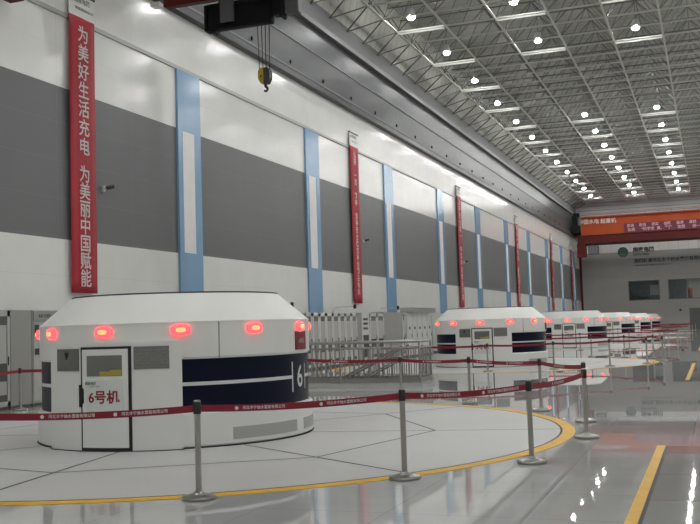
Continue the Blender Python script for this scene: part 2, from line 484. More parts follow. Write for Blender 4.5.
def machine():
    root = thing('generator_cover', '', 'machine', (MC[0], MY[0], .004))
    base = MB().lathe([(2.11, .0), (2.11, .03), (2.14, .03), (2.14, .47), (2.11, .50), (2.04, .50)], 96).build('base_skirt', M['white'], root, 30)
    MB().lathe([(2.145, 0.0), (2.155, .012), (2.13, .014)], 96).build('toe_joint', M['line'], base)
    for a in (-38.8, 1.8, 42, 83, 124, 165):
        wd = 34 if a < 0 else 33
        MB().arc(a, a + wd, 2.135, 2.146, .085, .255).build('air_grille', M['grille'], base)
    bd = MB().lathe([(2.05, .49), (2.08, .50), (2.08, 1.23), (2.05, 1.24)], 96).build('navy_band', M['navy'], root, 30)
    band_marks('6').build('number_marking', M['stripe'], bd)
    ev = MB().lathe([(2.04, 1.225), (2.08, 1.23), (2.11, 1.26), (2.11, 1.745), (2.10, 1.755)], 96).build('eave_band', M['white'], root, 25)
    MB().arc(-43.7, -43.2, 2.10, 2.1125, 1.235, 1.745).build('seam', M['seam'], ev)
    MB().arc(46.3, 46.8, 2.10, 2.1125, 1.235, 1.745).build('seam', M['seam'], ev)
    rf = MB().lathe([(2.115, 1.745), (2.115, 1.755), (1.64, 2.165), (1.62, 2.175), (0, 2.175)], 96).build('roof', M['white_roof'], root, 20)
    MB().lathe([(1.625, 2.17), (1.625, 2.193), (1.6, 2.195), (0, 2.195)], 96).build('roof_rim', M['darktop'], rf, 20)
    # front panel with door and plates
    fp = MB().arc(-113.3, -57.9, 2.07, 2.22, .0, 1.50)
    fp.arc(-117.5, -60.5, 2.09, 2.165, 1.50, 1.535)
    pn = fp.build('front_panel', M['white'], root, 30)
    MB().arc(-108.6, -97.1, 2.215, 2.232, 1.11, 1.42).build('nameplate', M['plate_dark'], pn).__setitem__('label', 'dark grey plate left of the door')
    MB().arc(-104.0, -102.2, 2.228, 2.236, 1.31, 1.37).arc(-103.5, -102.7, 2.228, 2.236, 1.27, 1.31).build('emblem', M['black'], pn)
    MB().arc(-74.9, -62.3, 2.215, 2.232, 1.12, 1.43).build('nameplate', M['plate'], pn).__setitem__('label', 'engraved steel plate right of the door')
    MB().arc(-113.5, -57.7, 2.19, 2.235, .0, .012).build('toe_joint', M['line'], pn)
    dr = MB().arc(-96.1, -75.8, 2.21, 2.232, .012, 1.44).build('door', M['black'], root, 30)
    dr['label'] = 'white door with black rubber edge'
    MB().arc(-95.1, -76.9, 2.225, 2.25, .055, 1.405).build('door_leaf', M['white2'], dr, 30)
    MB().arc(-92.9, -79.0, 2.245, 2.256, 1.035, 1.32).build('door_window', M['glass'], dr, 30)
    MB().arc(-87.5, -79.3, 2.248, 2.2575, 1.04, 1.10).arc(-83.5, -79.3, 2.248, 2.2575, 1.10, 1.12).build('window_yellow_patch', M['inside_yellow'], dr, 30)  # thin yellow patch laid on the lower right of the door glass
    MB().arc(-93.2, -78.6, 2.245, 2.260, .50, .985).build('door_sign', M['sign'], dr, 30)
    door_letters('6').build('number_lettering', M['red_text'], dr)
    lg = MB(); add_text_cyl(lg, '国家电网', .045, 2.262, -91.3, .935, .001); lg.build('logo_lettering', M['green_text'], dr)
    lg = MB(); add_text_cyl(lg, 'STATE GRID', .03, 2.262, -89.6, .895, .0); lg.build('small_lettering', M['green_text'], dr)
    h = MB()
    prof = [(.61, .0), (.67, .85), (.86, .85), (.92, .0)]
    vs = []
    for R in (2.22, 2.275):
        for z, k in prof:
            a = math.radians(-96.1 + 1.9 * k); vs.append((R * math.cos(a), R * math.sin(a), z))
    h.add(vs, [(0, 1, 2, 3), (7, 6, 5, 4), (0, 4, 5, 1), (1, 5, 6, 2), (2, 6, 7, 3), (3, 7, 4, 0)])
    h.build('door_handle', M['black'], dr)
    sg = MB().arc(-3.0, 8.0, 2.10, 2.13, 1.29, 1.57).build('number_sign', M['red_sign'], root)
    sign_letters('6').build('sign_lettering', M['pink_text'], sg)
    # warning lamps round the eave
    def pod(x0, dx, ry, rz, name, m):
        mb = MB(); vs = []; n = 20; rings = [(0, 1.0), (.45, .97), (.8, .78), (1.0, .4)]
        for q, w in rings:
            for i in range(n):
                t = 2 * PI * i / n; c, d = math.cos(t), math.sin(t)
                vs.append((x0 + dx * q, ry * w * math.copysign(abs(c) ** .7, c), rz * w * math.copysign(abs(d) ** .7, d)))
        fs = [tuple(range(n)), tuple(range(4 * n - 1, 3 * n - 1, -1))]
        for k in range(3):
            for i in range(n): fs.append((k * n + i, k * n + (i + 1) % n, (k + 1) * n + (i + 1) % n, (k + 1) * n + i))
        return mb.add(vs, fs).mesh(name, m, 50)
    hb = MB().box(-.02, .012, -.12, .12, -.06, .06).mesh('warning_lamp', M['white'], 30, .01)
    ln = pod(.005, .05, .140, .078, 'lens', M['lamp_lens'])
    co = pod(.035, .035, .075, .036, 'bulb', M['lamp_core'])
    for k in range(12):
        a = math.radians(1.5 - 29.8 * k)
        b = link('warning_lamp', hb, root); b.location = (2.11 * math.cos(a), 2.11 * math.sin(a), 1.64); b.rotation_euler = (0, 0, a)
        link('lens', ln, b); link('bulb', co, b)
    return root
m0 = machine()
MLAB = ['white round machine housing numbered 6 with red warning lamps, nearest in the hall',
        'white round machine housing numbered 5, directly behind the nearest one',
        'white round machine housing numbered 4, third from the camera',
        'white round machine housing numbered 3, fourth from the camera',
        'white round machine housing numbered 2, fifth from the camera',
        'white round machine housing numbered 1, farthest down the hall']
machines = [m0]
for i in range(1, 6): machines.append(copy_tree(m0))
for i, o in enumerate(machines):
    o.location = (MC[0] + .02, MY[i], .004)
    tag(o, MLAB[i], 'machine', 'generator covers down the hall')
    if i:
        for ch in o.children_recursive:
            s = ch.name.split('.')[0]
            if s == 'number_marking': ch.data = band_marks(NUM[i]).mesh(s, M['stripe'])
            if s == 'number_lettering': ch.data = door_letters(NUM[i]).mesh(s, M['red_text'])
            if s == 'sign_lettering': ch.data = sign_letters(NUM[i]).mesh(s, M['pink_text'])

# ------------------------------------------------------------------ stanchions and belts
st_base = MB().lathe([(.165, .0), (.168, .015), (.16, .03), (.11, .042), (.05, .06), (.036, .075)], 28).mesh('base_plate', M['steel_base'], 35)
st_pole = MB().lathe([(.030, .05), (.030, .86)], 16).mesh('pole', M['steel'], 50)
st_col = MB().lathe([(.036, .0), (.038, .01), (.038, .105), (.03, .115), (.0, .115)], 16).mesh('belt_cassette', M['collar'], 40)
st_cap = MB().lathe([(.034, .115), (.034, .127), (.026, .133), (0, .134)], 16).mesh('cap', M['steel'], 40)
def stanchion(x, y, label, group):
    t = thing('barrier_post', label, 'barrier post', (x, y, .005), 0, group)
    link('base_plate', st_base, t); link('pole', st_pole, t); c = link('belt_cassette', st_col, t, (0, 0, .81)); link('cap', st_cap, c)
    return t
TXT = text_mesh('河北丰宁抽水蓄能有限公司', .037, .0006)
def dot(r=.022, n=10): return [Vector((r * math.cos(2 * PI * i / n), r * math.sin(2 * PI * i / n), 0)) for i in range(n)], [tuple(range(n))]
def belt(a, b, label, group, sag=.035, printed=(.5,)):
    a = Vector((a[0], a[1], .865)); b = Vector((b[0], b[1], .865)); d = (b - a); L = d.length; d.normalize()
    a = a + d * .041; b = b - d * .041; L -= .082
    n_ = Vector((-d.y, d.x, 0)) * .002
    N = 14; mb = MB(); vs = []; h = .0335
    def pt(t): return a + d * (L * t) + Vector((0, 0, -sag * 4 * t * (1 - t)))
    for i in range(N + 1):
        p = pt(i / N)
        vs += [p + n_ + Vector((0, 0, -h)), p + n_ + Vector((0, 0, h)), p - n_ + Vector((0, 0, h)), p - n_ + Vector((0, 0, -h))]
    fs = []
    for i in range(N):
        o = 4 * i
        for k in range(4): fs.append((o + k, o + (k + 1) % 4, o + 4 + (k + 1) % 4, o + 4 + k))
    fs += [(0, 1, 2, 3), (4 * N + 3, 4 * N + 2, 4 * N + 1, 4 * N)]
    mb.add(vs, fs)
    o = mb.build('barrier_belt', M['belt'], None); tag(o, label, 'belt', group)
    for side in (1, -1) if printed else ():
        off = n_ * 1.6 * side
        for tt in printed:
            for src, dx, nm in ((TXT, .0, 'printed_lettering'), (dot(.019), -.28, 'printed_emblem')):
                pm = MB(); vs = []
                for v in src[0]:
                    t = tt + (v.x + dx) * (-side) / L
                    vs.append(pt(t) + off + Vector((0, 0, v.y)))
                pm.add(vs, src[1]).build(nm, M['belt_text'], o)
    return o

# ring round machine 6 (positions taken from the floor of the hall)
P_A, P_B, P_C = ((-4.72, 8.31), (-3.11, 9.80), (-2.01, 11.12))
R1 = [(-8.30, 7.30), (-6.72, 7.43), P_A, P_B, P_C, (-1.69, 13.58),
      (-1.96, 15.71), (-2.97, 17.62), (-4.66, 19.20), (-6.41, 20.15), (-9.20, 21.35), (-14.52, 17.70), (-13.9, 13.2)]
N1 = ['barrier post left of the picture near the nearest machine',
      'steel barrier post just outside the left edge of the picture in front of machine 6',
      'steel barrier post standing in front of machine 6, leftmost on the near yellow ring',
      'steel barrier post at centre foreground, right of machine 6, on the near yellow ring',
      'steel barrier post on the right of the near ring, third along the front',
      'steel barrier post at the right tip of the near ring, front one of two',
      'steel barrier post at the right tip of the near ring, rear one of two',
      'steel barrier post on the back right of the near ring, below machine 5 right side',
      'steel barrier post on the back of the near ring, below machine 5 door',
      'steel barrier post before the stair railing at the back of the near ring',
      'steel barrier post half hidden behind the right edge of machine 6',
      'steel barrier post before the grey cabinets left of machine 6',
      'steel barrier post left of the picture beside the wall cabinets']
for (x, y), l in zip(R1, N1): stanchion(x, y, l, 'barrier posts around the nearest machine')
skip = 5                                                          # open entry between the two right-hand posts
BL = {1: 'red belt running across the front of machine 6 to the left picture edge', 2: 'red belt in front of machine 6 between its two nearest posts',
      3: 'red belt from the central foreground post to the next post on the right', 4: 'red belt on the right front of the near ring, ending at the tip',
      6: 'red belt at the back right tip of the near ring', 7: 'red belt at the back of the near ring below the right half of machine 5',
      8: 'red belt at the back of the near ring below the left half of machine 5', 9: 'red belt in front of the stair railing', 0: 'red belt left of the picture by machine 6',
      10: 'red belt passing behind machine 6 to the wall side', 11: 'red belt before the grey cabinets at the left picture edge'}
PR = {1: (.45, .78), 2: (.30, .72), 3: (.3, .8), 4: (.5,), 6: (.5,), 7: (.3, .75), 8: (.5,), 9: (.6,), 0: (.5,), 10: (.5,), 11: (.5,)}
for i in range(len(R1) - 1):
    if i == skip: continue
    belt(R1[i], R1[i + 1], BL[i], 'belts around the nearest machine', .03, PR[i])
# ring round machine 5
def ring_pts(cy_, spec): return [(MC[0] + r * math.cos(math.radians(a)), cy_ + r * math.sin(math.radians(a))) for a, r in spec]
R2 = ring_pts(37.0, [(-152, 5.8), (-127, 5.6), (-103, 5.4), (-79, 5.25), (-55, 5.33), (-30, 5.44), (-10, 5.92), (9, 6.35), (33, 6.9), (47, 6.7), (66, 7.4), (90, 6.5)])
for i, (x, y) in enumerate(R2):
    stanchion(x, y, 'steel barrier post of the ring around machine 5, %s from its left' % ORD[i], 'barrier posts around machine 5')
    if i and i != 7: belt(R2[i - 1], (x, y), 'red belt of the ring around machine 5, %s span from its left' % ORD[i - 1], 'belts around machine 5', .03, ())
WN = {2: 'the third machine', 3: 'the fourth machine', 4: 'the fifth machine', 5: 'the farthest machine'}
for mi in (2, 3, 4, 5):
    pts = ring_pts(MY[mi], [(-130 + 26 * k, 6.1) for k in range(8)])
    if mi == 5: pts = pts[:6]
    for i, (x, y) in enumerate(pts):
        stanchion(x, y, 'distant barrier post around %s from the camera, %s from the left' % (WN[mi], ORD[i]), 'barrier posts around machine %s' % NUM[mi])
        if i: belt(pts[i - 1], (x, y), 'distant red belt around %s from the camera, %s span from the left' % (WN[mi], ORD[i - 1]), 'belts around machine %s' % NUM[mi], .03, ())

# ------------------------------------------------------------------ banners on the left wall
BN = [(22.17, '为美好生活充电', '为美丽中国赋能'), (43.85, '弘扬“一流”精神', '坚持安全稳定争创精品电站'), (64.6, '坚持安全第一', '夯实基础精益求精'),
      (85.5, '建设一流电站', '服务绿色发展'), (105.3, '凝心聚力', '再创佳绩'), (121.0, '攻坚克难', '团结奋进')]
BLAB = ['tall red wall banner with large white characters, nearest, above machine 6',
        'tall red wall banner above the stair railing and cabinets', 'tall narrow red wall banner above the left end of machine 5',
        'distant red wall banner above the middle of machine 5', 'distant red wall banner above the right end of machine 5', 'farthest red wall banner near the far corner']
for i, (yc, ta, tb_) in enumerate(BN):
    yc -= .15; x = XW + .12
    t = thing('wall_banner', BLAB[i], 'banner', (XW + .02, yc, 2.75), 0, 'red banners on the left wall')
    def rel(mb): 
        mb.v = [(v[0] - (XW + .02), v[1] - yc, v[2] - 2.75) for v in mb.v]; return mb
    # cloth with slow waves
    c = MB(); vs = []; fs = []
    nz, ny = 24, 6
    for a in range(nz + 1):
        for b in range(ny + 1):
            z = 2.76 + (10.36 - 2.76) * a / nz; y = yc - .57 + 1.14 * b / ny
            vs.append((x + .010 * math.sin(b * 1.7 + z * .35 + i) * math.sin(PI * b / ny) + .004 * math.sin(z * 2.0), y, z))
    for a in range(nz):
        for b in range(ny):
            o = a * (ny + 1) + b; fs.append((o, o + 1, o + ny + 2, o + ny + 1))
    c.add(vs, fs)
    co = rel(c).build('cloth', M['banner'], t, 60)
    so = co.modifiers.new('thickness', 'SOLIDIFY'); so.thickness = .006; so.offset = -1
    hd = MB().box(x - .01, x - .004, yc - .57, yc + .57, 10.36, 11.02)
    rel(hd).build('header', M['banner_head'], t)
    rd = MB().bar((x - .01, yc - .60, 11.03), (x - .01, yc + .60, 11.03), .035, 8)
    rel(rd).build('rod', M['rod'], t)
    mk = MB(); R_ = (0, 1, 0); U_ = (0, 0, 1)
    # reading direction on a wall that faces +x is +y
    add_text(mk, '国家电网', .17, (x + .004, yc + .02, 10.83), R_, U_, .003)
    rel(mk).build('header_lettering', M['grey_text'], t); mk = MB()
    add_text(mk, '国网新源控股有限公司', .085, (x + .004, yc + .12, 10.60), R_, U_, .001)
    rel(mk).build('header_lettering', M['grey_text'], t); mk = MB()
    mk.add([(x + .003, yc - .43 + .06 * math.cos(2 * PI * k / 12), 10.83 + .06 * math.sin(2 * PI * k / 12)) for k in range(12)], [tuple(range(12))])
    rel(mk).build('header_emblem', M['grey_text'], t)
    lt = MB()
    if i == 0:
        for k, ch in enumerate(ta): add_text(lt, ch, .50, (x + .022, yc + .02, 9.86 - .52 * k), R_, U_, .006)
        rel(lt).build('lettering', M['banner_text'], t); lt = MB()
        for k, ch in enumerate(tb_): add_text(lt, ch, .50, (x + .022, yc + .02, 5.98 - .475 * k), R_, U_, .006)
    else:
        full = ta + ' ' + tb_; pit = 7.0 / len(full)
        for k, ch in enumerate(full):
            if ch in '“”' : continue
            if ch != ' ': add_text(lt, ch, min(.62, pit * 1.02), (x + .022, yc + .02, 9.95 - pit * k), R_, U_, .006)
            else: rel(lt).build('lettering', M['banner_text'], t); lt = MB()
    rel(lt).build('lettering', M['banner_text'], t)

# ------------------------------------------------------------------ wall cameras
for (y, z, l) in ((23.05, 5.74, 'small wall camera beside the large banner on the left'), (44.85, 5.85, 'small wall camera beside the banner above the stair railing'),
                  (65.6, 5.9, 'small wall camera beside the banner above machine 5')):
    t = thing('security_camera', l, 'camera', (XW, y, z), 0, 'wall cameras')
    MB().box(0, .08, -.05, .05, -.09, .09).build('bracket', M['camera_white'], t, bevel=.01)
    MB().bar((.07, 0, .0), (.16, .04, .0), .025, 8).build('arm', M['camera_white'], t)
    MB().bar((.14, .0, .02), (.24, .20, .08), .055, 10).build('camera_body', M['camera'], t, 40)
for y, l in ((33.95, 'small dark fixture on the wall above the first glass cabinet'), (40.9, 'small dark fixture above the grey post between cabinets'), (47.3, 'small dark fixture above the cabinets right of the grey panel')):
    t = thing('wall_loudspeaker', l, 'loudspeaker', (XW, y, 2.55), 0, 'small fixtures above the cabinets')
    MB().box(0, .9, -.012, .012, -.012, .012).build('arm', M['cab'], t)
    MB().box(.88, 1.0, -.05, .05, -.10, .10).build('speaker_box', M['camera'], t, bevel=.02)

# ------------------------------------------------------------------ cabinets along the left wall
XC = -14.8
def cabinet(y0, y1, kind, label, h=2.24, grp='control cabinets along the left wall'):
    w_ = y1 - y0
    t = thing('control_cabinet', label, 'cabinet', (XC - .35, (y0 + y1) / 2, 0), 0, grp)
    hw = w_ / 2 - .006
    body = {'glass': 'cab_white', 'rack': 'cab_white', 'plain': 'cab_plain', 'door': 'cab_white', 'grey': 'cab', 'text': 'cab'}[kind]
    MB().box(-.35, .33, -hw, hw, .08, h).build('body', M[body], t, bevel=.006)
    MB().box(-.33, .31, -hw + .01, hw - .01, 0, .08).build('plinth', M['kick'], t)
    if kind in ('glass', 'grey'):
        d = MB(); a = .12 if kind == 'glass' else .09
        d.box(.33, .355, -hw + .005, -hw + a, .1, h - .02).box(.33, .355, hw - a, hw - .005, .1, h - .02)
        d.box(.33, .355, -hw + .005, hw - .005, .1, .2).box(.33, .355, -hw + .005, hw - .005, h - .14, h - .02)
        dd = d.build('door', M[body], t)
        MB().box(.33, .342, -hw + a, hw - a, .2, h - .14).build('door_glass', M['cab_glass'], dd)
        MB().box(.355, .375, hw - a + .01, hw - a + .03, 1.0, 1.2).build('door_handle', M['cab_dark'], dd)
        for zz in (.55, .9, 1.25, 1.6):
            pass
        inn = MB()
        for zz, cc in ((1.05, .85), (.35, .3)):
            inn.box(.342, .346, -hw + a + .02, hw - a - .02, zz, zz + cc)
        inn.build('instrument', M['cab'], t)
    if kind == 'rack':
        q = MB()
        for zz in (1.92, 1.72, 1.50): q.box(.33, .352, -hw * .6, hw * .5, zz, zz + .10)
        q.box(.33, .345, -hw * .7, hw * .7, .25, 1.25)
        q.build('instrument', M['cab_dark'], t)
    if kind == 'door':
        dd = MB().box(.33, .35, -hw + .02, hw - .02, .12, h - .03).build('door', M['cab_white'], t, bevel=.005)
        MB().box(.35, .362, -.10, .12, 1.42, 1.56).build('meter', M['cab_dark'], dd)
        MB().box(.35, .37, hw - .12, hw - .09, 1.0, 1.2).build('door_handle', M['cab_dark'], dd)
    if kind == 'text':
        dd = MB().box(.33, .35, -hw + .02, hw - .02, .12, h - .28).build('door', M['cab'], t, bevel=.005)
        MB().box(.33, .36, -hw + .02, hw - .02, h - .26, h - .02).build('title_strip', M['cab_plain'], t)
        tm = MB(); add_text(tm, '机组 控制柜', .09, (.362, 0, h - .14), (0, 1, 0), (0, 0, 1), .002)
        tm.build('title_lettering', M['cab_dark'], t)
        MB().box(.35, .365, -hw + .06, -hw + .2, 1.65, 1.9).box(.35, .365, -hw + .06, -hw + .2, 1.2, 1.35).build('instrument', M['cab_dark'], dd)
    return t
for k, (a, b, kd, l) in enumerate([
        (14.9, 15.75, 'grey', 'grey glass door cabinet left of the picture, farther one'), (15.78, 16.68, 'grey', 'grey glass door cabinet left of the picture, nearer one'),
        (16.70, 17.72, 'grey', 'grey cabinet with dark glass door at the left picture edge'), (17.75, 18.48, 'plain', 'plain grey cabinet panel left of machine 6'),
        (18.50, 19.35, 'text', 'cabinet with title strip and dark instruments just left of machine 6'), (19.38, 20.2, 'text', 'cabinet with title strip mostly hidden behind machine 6')]):
    cabinet(a, b, kd, l)
y = 34.55
for k in range(8):
    cabinet(y, y + .72, 'glass', 'white glass door cabinet behind the stair railing, %s from the left' % ORD[k]); y += .735
cabinet(40.46, 41.06, 'plain', 'narrow grey post cabinet under the banner above the railing', 2.26)
cabinet(41.1, 42.1, 'rack', 'white cabinet with open meters right of the narrow grey post')
cabinet(42.12, 43.15, 'glass', 'white glass door cabinet second right of the narrow grey post'); cabinet(43.17, 44.18, 'glass', 'white glass door cabinet directly left of the wide grey panel')
cabinet(44.22, 47.1, 'plain', 'wide plain grey cabinet below the third blue pilaster', 2.3)
cabinet(47.15, 47.6, 'glass', 'narrow dark cabinet right of the wide grey panel')
for k in range(5): cabinet(47.9 + .94 * k, 48.82 + .94 * k, 'door', 'white metered cabinet left of machine 5, %s from the left' % ORD[k], 2.28)
mtop = MB()
for k in range(24): mtop.box(XC - .36, XC + .3, 47.95 + .194 * k, 48.0 + .194 * k, 2.30, 2.55)
mtop.box(XC + .26, XC + .3, 47.95, 52.6, 2.53, 2.57)
tag(mtop.build('busbar_rack', M['cab'], None), 'grey ribbed rack on top of the white metered cabinets', 'rack')
for k in range(4): cabinet(55.2 + .95 * k, 56.1 + .95 * k, 'door', 'white cabinet with a meter behind machine 5, %s from the left' % ORD[k], 2.28)

# ------------------------------------------------------------------ stair railing
rx0, rx1, ry0, ry1 = -11.75, -7.27, 24.52, 25.62
kb = MB()
kb.box(rx0 - .08, rx1 + .08, ry0 - .06, ry0 + .1, 0, .10).box(rx1 - .08, rx1 + .08, ry0 + .1, ry1 + .06, 0, .10).box(rx0 - .08, rx1 - .08, ry1 - .1, ry1 + .06, 0, .10)
struct('trim_22', kb, M['disc'], label='low kerb around the stair opening')
rail = thing('stair_railing', 'stainless railing with vertical bars around the stair opening behind machine 6', 'railing', (rx0, ry0, .1))
def rl(p): return (p[0] - rx0, p[1] - ry0, p[2] - .1)
def rb(mb, p, q, r, n=8): mb.bar(rl(p), rl(q), r, n)
for nm, pts, r in (('top_rail', [(rx0, ry0), (rx1, ry0), (rx1, ry1), (rx0, ry1)], .034),):
    a = MB()
    for p, q in zip(pts, pts[1:]): rb(a, (*p, 1.19), (*q, 1.19), r)
    a.build(nm, M['rail'], rail, 40)
for z in (1.02, .97):
    pass
a = MB()
for p, q in zip([(rx0, ry0), (rx1, ry0), (rx1, ry1), (rx0, ry1)], [(rx1, ry0), (rx1, ry1), (rx0, ry1)]): rb(a, (*p, 1.03), (*q, 1.03), .018)
a.build('upper_rail', M['rail'], rail, 40)
a = MB()
for p, q in zip([(rx0, ry0), (rx1, ry0), (rx1, ry1), (rx0, ry1)], [(rx1, ry0), (rx1, ry1), (rx0, ry1)]): a.box(*[v for pair in zip(rl((min(p[0], q[0]) - .02, min(p[1], q[1]) - .02, .12)), rl((max(p[0], q[0]) + .02, max(p[1], q[1]) + .02, .24))) for v in pair])
a.build('bottom_plate', M['rail'], rail)
bal = MB().bar((0, 0, .03), (0, 0, .94), .014, 6).mesh('baluster', M['rail'], 50)
pst = MB().bar((0, 0, 0), (0, 0, 1.08), .026, 8).mesh('post', M['rail'], 50)
nb_ = 32
for k in range(nb_ + 1):
    x = (rx1 - rx0) * k / nb_
    link('post' if k % 8 == 0 else 'baluster', pst if k % 8 == 0 else bal, rail, (x, 0, 0))
for k in range(1, 9):
    y = (ry1 - ry0) * k / 8
    link('post' if k % 8 == 0 else 'baluster', pst if k % 8 == 0 else bal, rail, (rx1 - rx0, y, 0))
for k in range(0, 32, 1):
    x = (rx1 - rx0) * k / nb_
    link('post' if k % 8 == 0 else 'baluster', pst if k % 8 == 0 else bal, rail, (x, ry1 - ry0, 0))
# the flight of steps and its two handrails going down to the left
flight = MB()
for k in range(14):
    x1 = SX1 - .05 - .29 * k
    flight.box(x1 - .30, x1, SY0 + .03, SY1 - .03, -.17 * (k + 1) - .15, -.17 * (k + 1) + .0)
flight.box(SX0, SX1, SY0, SY0 + .02, -2.6, -.002).box(SX0, SX1, SY1 - .02, SY1, -2.6, -.002).box(SX0, SX0 + .02, SY0, SY1, -2.6, -.002).box(SX1 - .02, SX1, SY0, SY1, -2.6, -.002).box(SX0, SX1, SY0, SY1, -2.65, -2.6)
struct('floor_stair_flight', flight, M['cab'], label='steps going down inside the railing')
for yy, l in ((24.78, 'sloping stair handrail inside the railing, nearer one'), (25.36, 'sloping stair handrail inside the railing, farther one')):
    h = thing('stair_handrail', l, 'handrail', (-7.8, yy, 0), 0, 'sloping stair handrails')
    for dz, nm, r in ((0, 'top_rail', .030), (-.30, 'lower_rail', .022)):
        MB().bar((0, 0, 1.09 + dz), (-3.4, 0, -.56 + dz), r, 8).build(nm, M['rail'], h, 40)
    for k in range(5):
        x = -.02 - .75 * k
        MB().bar((x, 0, 1.09 + x * .485), (x, 0, -.12 + x * .586), .02, 8).build('post', M['rail'], h, 40)

# ------------------------------------------------------------------ cranes
def crane(y, label, far_=True):
    t = thing('bridge_crane', label, 'crane', (-15.4, y, 15.02 if not far_ else 15.02))
    return t
# far crane
CYF = 121.0
fc = thing('bridge_crane', 'orange bridge crane spanning the far end of the hall', 'crane', (-15.2, CYF, 11.0))
def cb(mb, x0, x1, y0, y1, z0, z1, m=0): return mb.box(x0 + 15.2, x1 + 15.2, y0 - CYF, y1 - CYF, z0 - 11.0, z1 - 11.0, m)
g1 = cb(MB(), -14.6, 12.0, CYF, CYF + 1.2, 12.0, 14.25)
for k in range(9): cb(g1, -14.0 + 3 * k, -13.9 + 3 * k, CYF - .03, CYF, 12.1, 14.2)
g1o = g1.build('front_girder', M['orange'], fc, bevel=.03)
cb(MB(), -14.3, 12.0, CYF - .45, CYF, 14.12, 14.25).build('walkway_ledge', M['orange'], fc)
cb(MB(), -15.1, 12.0, CYF + .15, CYF + 4.0, 11.0, 12.1).build('lower_girder', M['crane_red'], fc, bevel=.03)
cb(MB(), -14.6, 12.0, CYF + 3.2, CYF + 4.4, 12.2, 14.0).build('rear_girder', M['orange'], fc, bevel=.03)
ec = cb(MB(), -15.6, -14.6, CYF - .6, CYF + 5.2, 12.3, 13.2)
for yy in (CYF - .2, CYF + 4.6): ec.bar((-15.4 + 15.2, yy - CYF - .0, 1.6), (-15.4 + 15.2 + .12, yy - CYF, 1.6), .35, 14)
ec.build('end_carriage', M['crane_dark'], fc)
mt = cb(MB(), -15.62, -15.0, CYF - .1, CYF + 2.2, 13.0, 14.5); cb(mt, -15.5, -14.8, CYF + .6, CYF + 1.4, 14.4, 14.9)
mt.build('drive_unit', M['crane_dark'], fc, bevel=.04)
cb(MB(), -14.85, -14.55, CYF - .04, CYF + .3, 12.5, 14.3).build('end_plate', M['girder_light'], fc)
cb(MB(), -15.2, -14.15, CYF + .2, CYF + 1.2, 9.35, 11.0).build('hanging_leg', M['crane_red'], fc)
cb(MB(), -13.9, -12.7, CYF + .3, CYF + 1.5, 9.7, 10.75).build('electric_box', M['crane_grey'], fc, bevel=.04)
cb(MB(), -13.5, -13.3, CYF + .8, CYF + 1.0, 10.75, 11.0).build('box_hanger', M['crane_grey'], fc)
rp = MB()
for k in range(18): rp.bar((.8 + 1.5 * k, .0 - .4, 2.68), (.8 + 1.5 * k, -.4, 3.6), .02, 5)
rp.bar((.8, -.4, 3.6), (26.3, -.4, 3.6), .025, 5).bar((.8, -.4, 3.15), (26.3, -.4, 3.15), .02, 5)
rp.build('walkway_handrail', M['orange'], fc)
tm = MB(); add_text(tm, '中国水电 起重机', .62, (-12.6 + 15.2, -.034, 13.62 - 11), (1, 0, 0), (0, 0, 1), .012)
tm.build('lettering', M['banner_text'], fc)
cbn = thing('crane_banner', 'dark red cloth banner with two rows of white characters hung on the far crane', 'banner', (-2.0, CYF - .08, 12.05))
MB().box(-7.45, 9.0, -.03, 0, .0, 1.1).build('cloth', M['cloth_purple'], cbn)
tm = MB()
for k, wd in enumerate(['忠诚', '担当', '求实', '创新', '追求', '卓越', '奉献', '光明', '团结', '协作']):
    tm = MB(); add_text(tm, wd, .42, (-6.7 + 1.42 * k, -.036, .80), (1, 0, 0), (0, 0, 1), .008); tm.build('lettering', M['pink_text'], cbn)
for k, wd in enumerate(['弘扬', '“科学求', '真、严谨', '攻坚', '创一流', '电站”', '精神']):
    tm = MB(); add_text(tm, wd, .44, (-6.6 + 1.9 * k, -.036, .30), (1, 0, 0), (0, 0, 1), .008); tm.build('lettering', M['pink_text'], cbn)
# near crane at the top of the picture: only the lower steelwork and the trolley show
NY = 25.3
nc = thing('bridge_crane', 'dark red bridge crane with black hoist trolley at the top left, nearest the camera', 'crane', (-15.2, NY, 11.5))
def nb2(mb, x0, x1, y0, y1, z0, z1, m=0): return mb.box(x0 + 15.2, x1 + 15.2, y0 - NY, y1 - NY, z0 - 11.5, z1 - 11.5, m)
nb2(MB(), -15.22, 12.0, 25.2, 25.5, 11.55, 13.6).build('girder', M['crane_red'], nc, bevel=.03)
nb2(MB(), -15.22, 12.0, 19.6, 21.0, 12.3, 14.4).build('front_girder', M['crane_red'], nc, bevel=.03)
nb2(MB(), -15.25, -14.4, 18.2, 27.6, 14.95 - .35, 15.75).build('end_carriage', M['crane_red'], nc, bevel=.03)
nb2(nb2(MB(), -15.62, -15.22, 17.6, 18.8, 9.75, 14.7), -15.22, -14.45, 25.2, 25.5, 13.5, 14.7).build('hanging_leg', M['crane_red'], nc)
for yy in (19.5, 26.8):
    MB().bar((-15.5 + 15.2, yy - NY, 15.32 - 11.5), (-15.3 + 15.2, yy - NY, 15.32 - 11.5), .3, 16).build('wheel', M['crane_dark'], nc, 40)
fl = MB().box(-.42 + .12, .0, -.35, -.1, .02, .16); fl.build('floodlight', M['camera_white'], nc)
MB().box(-.28, -.02, -.33, -.12, .008, .02).build('floodlight_lens', M['camera_white'], nc)
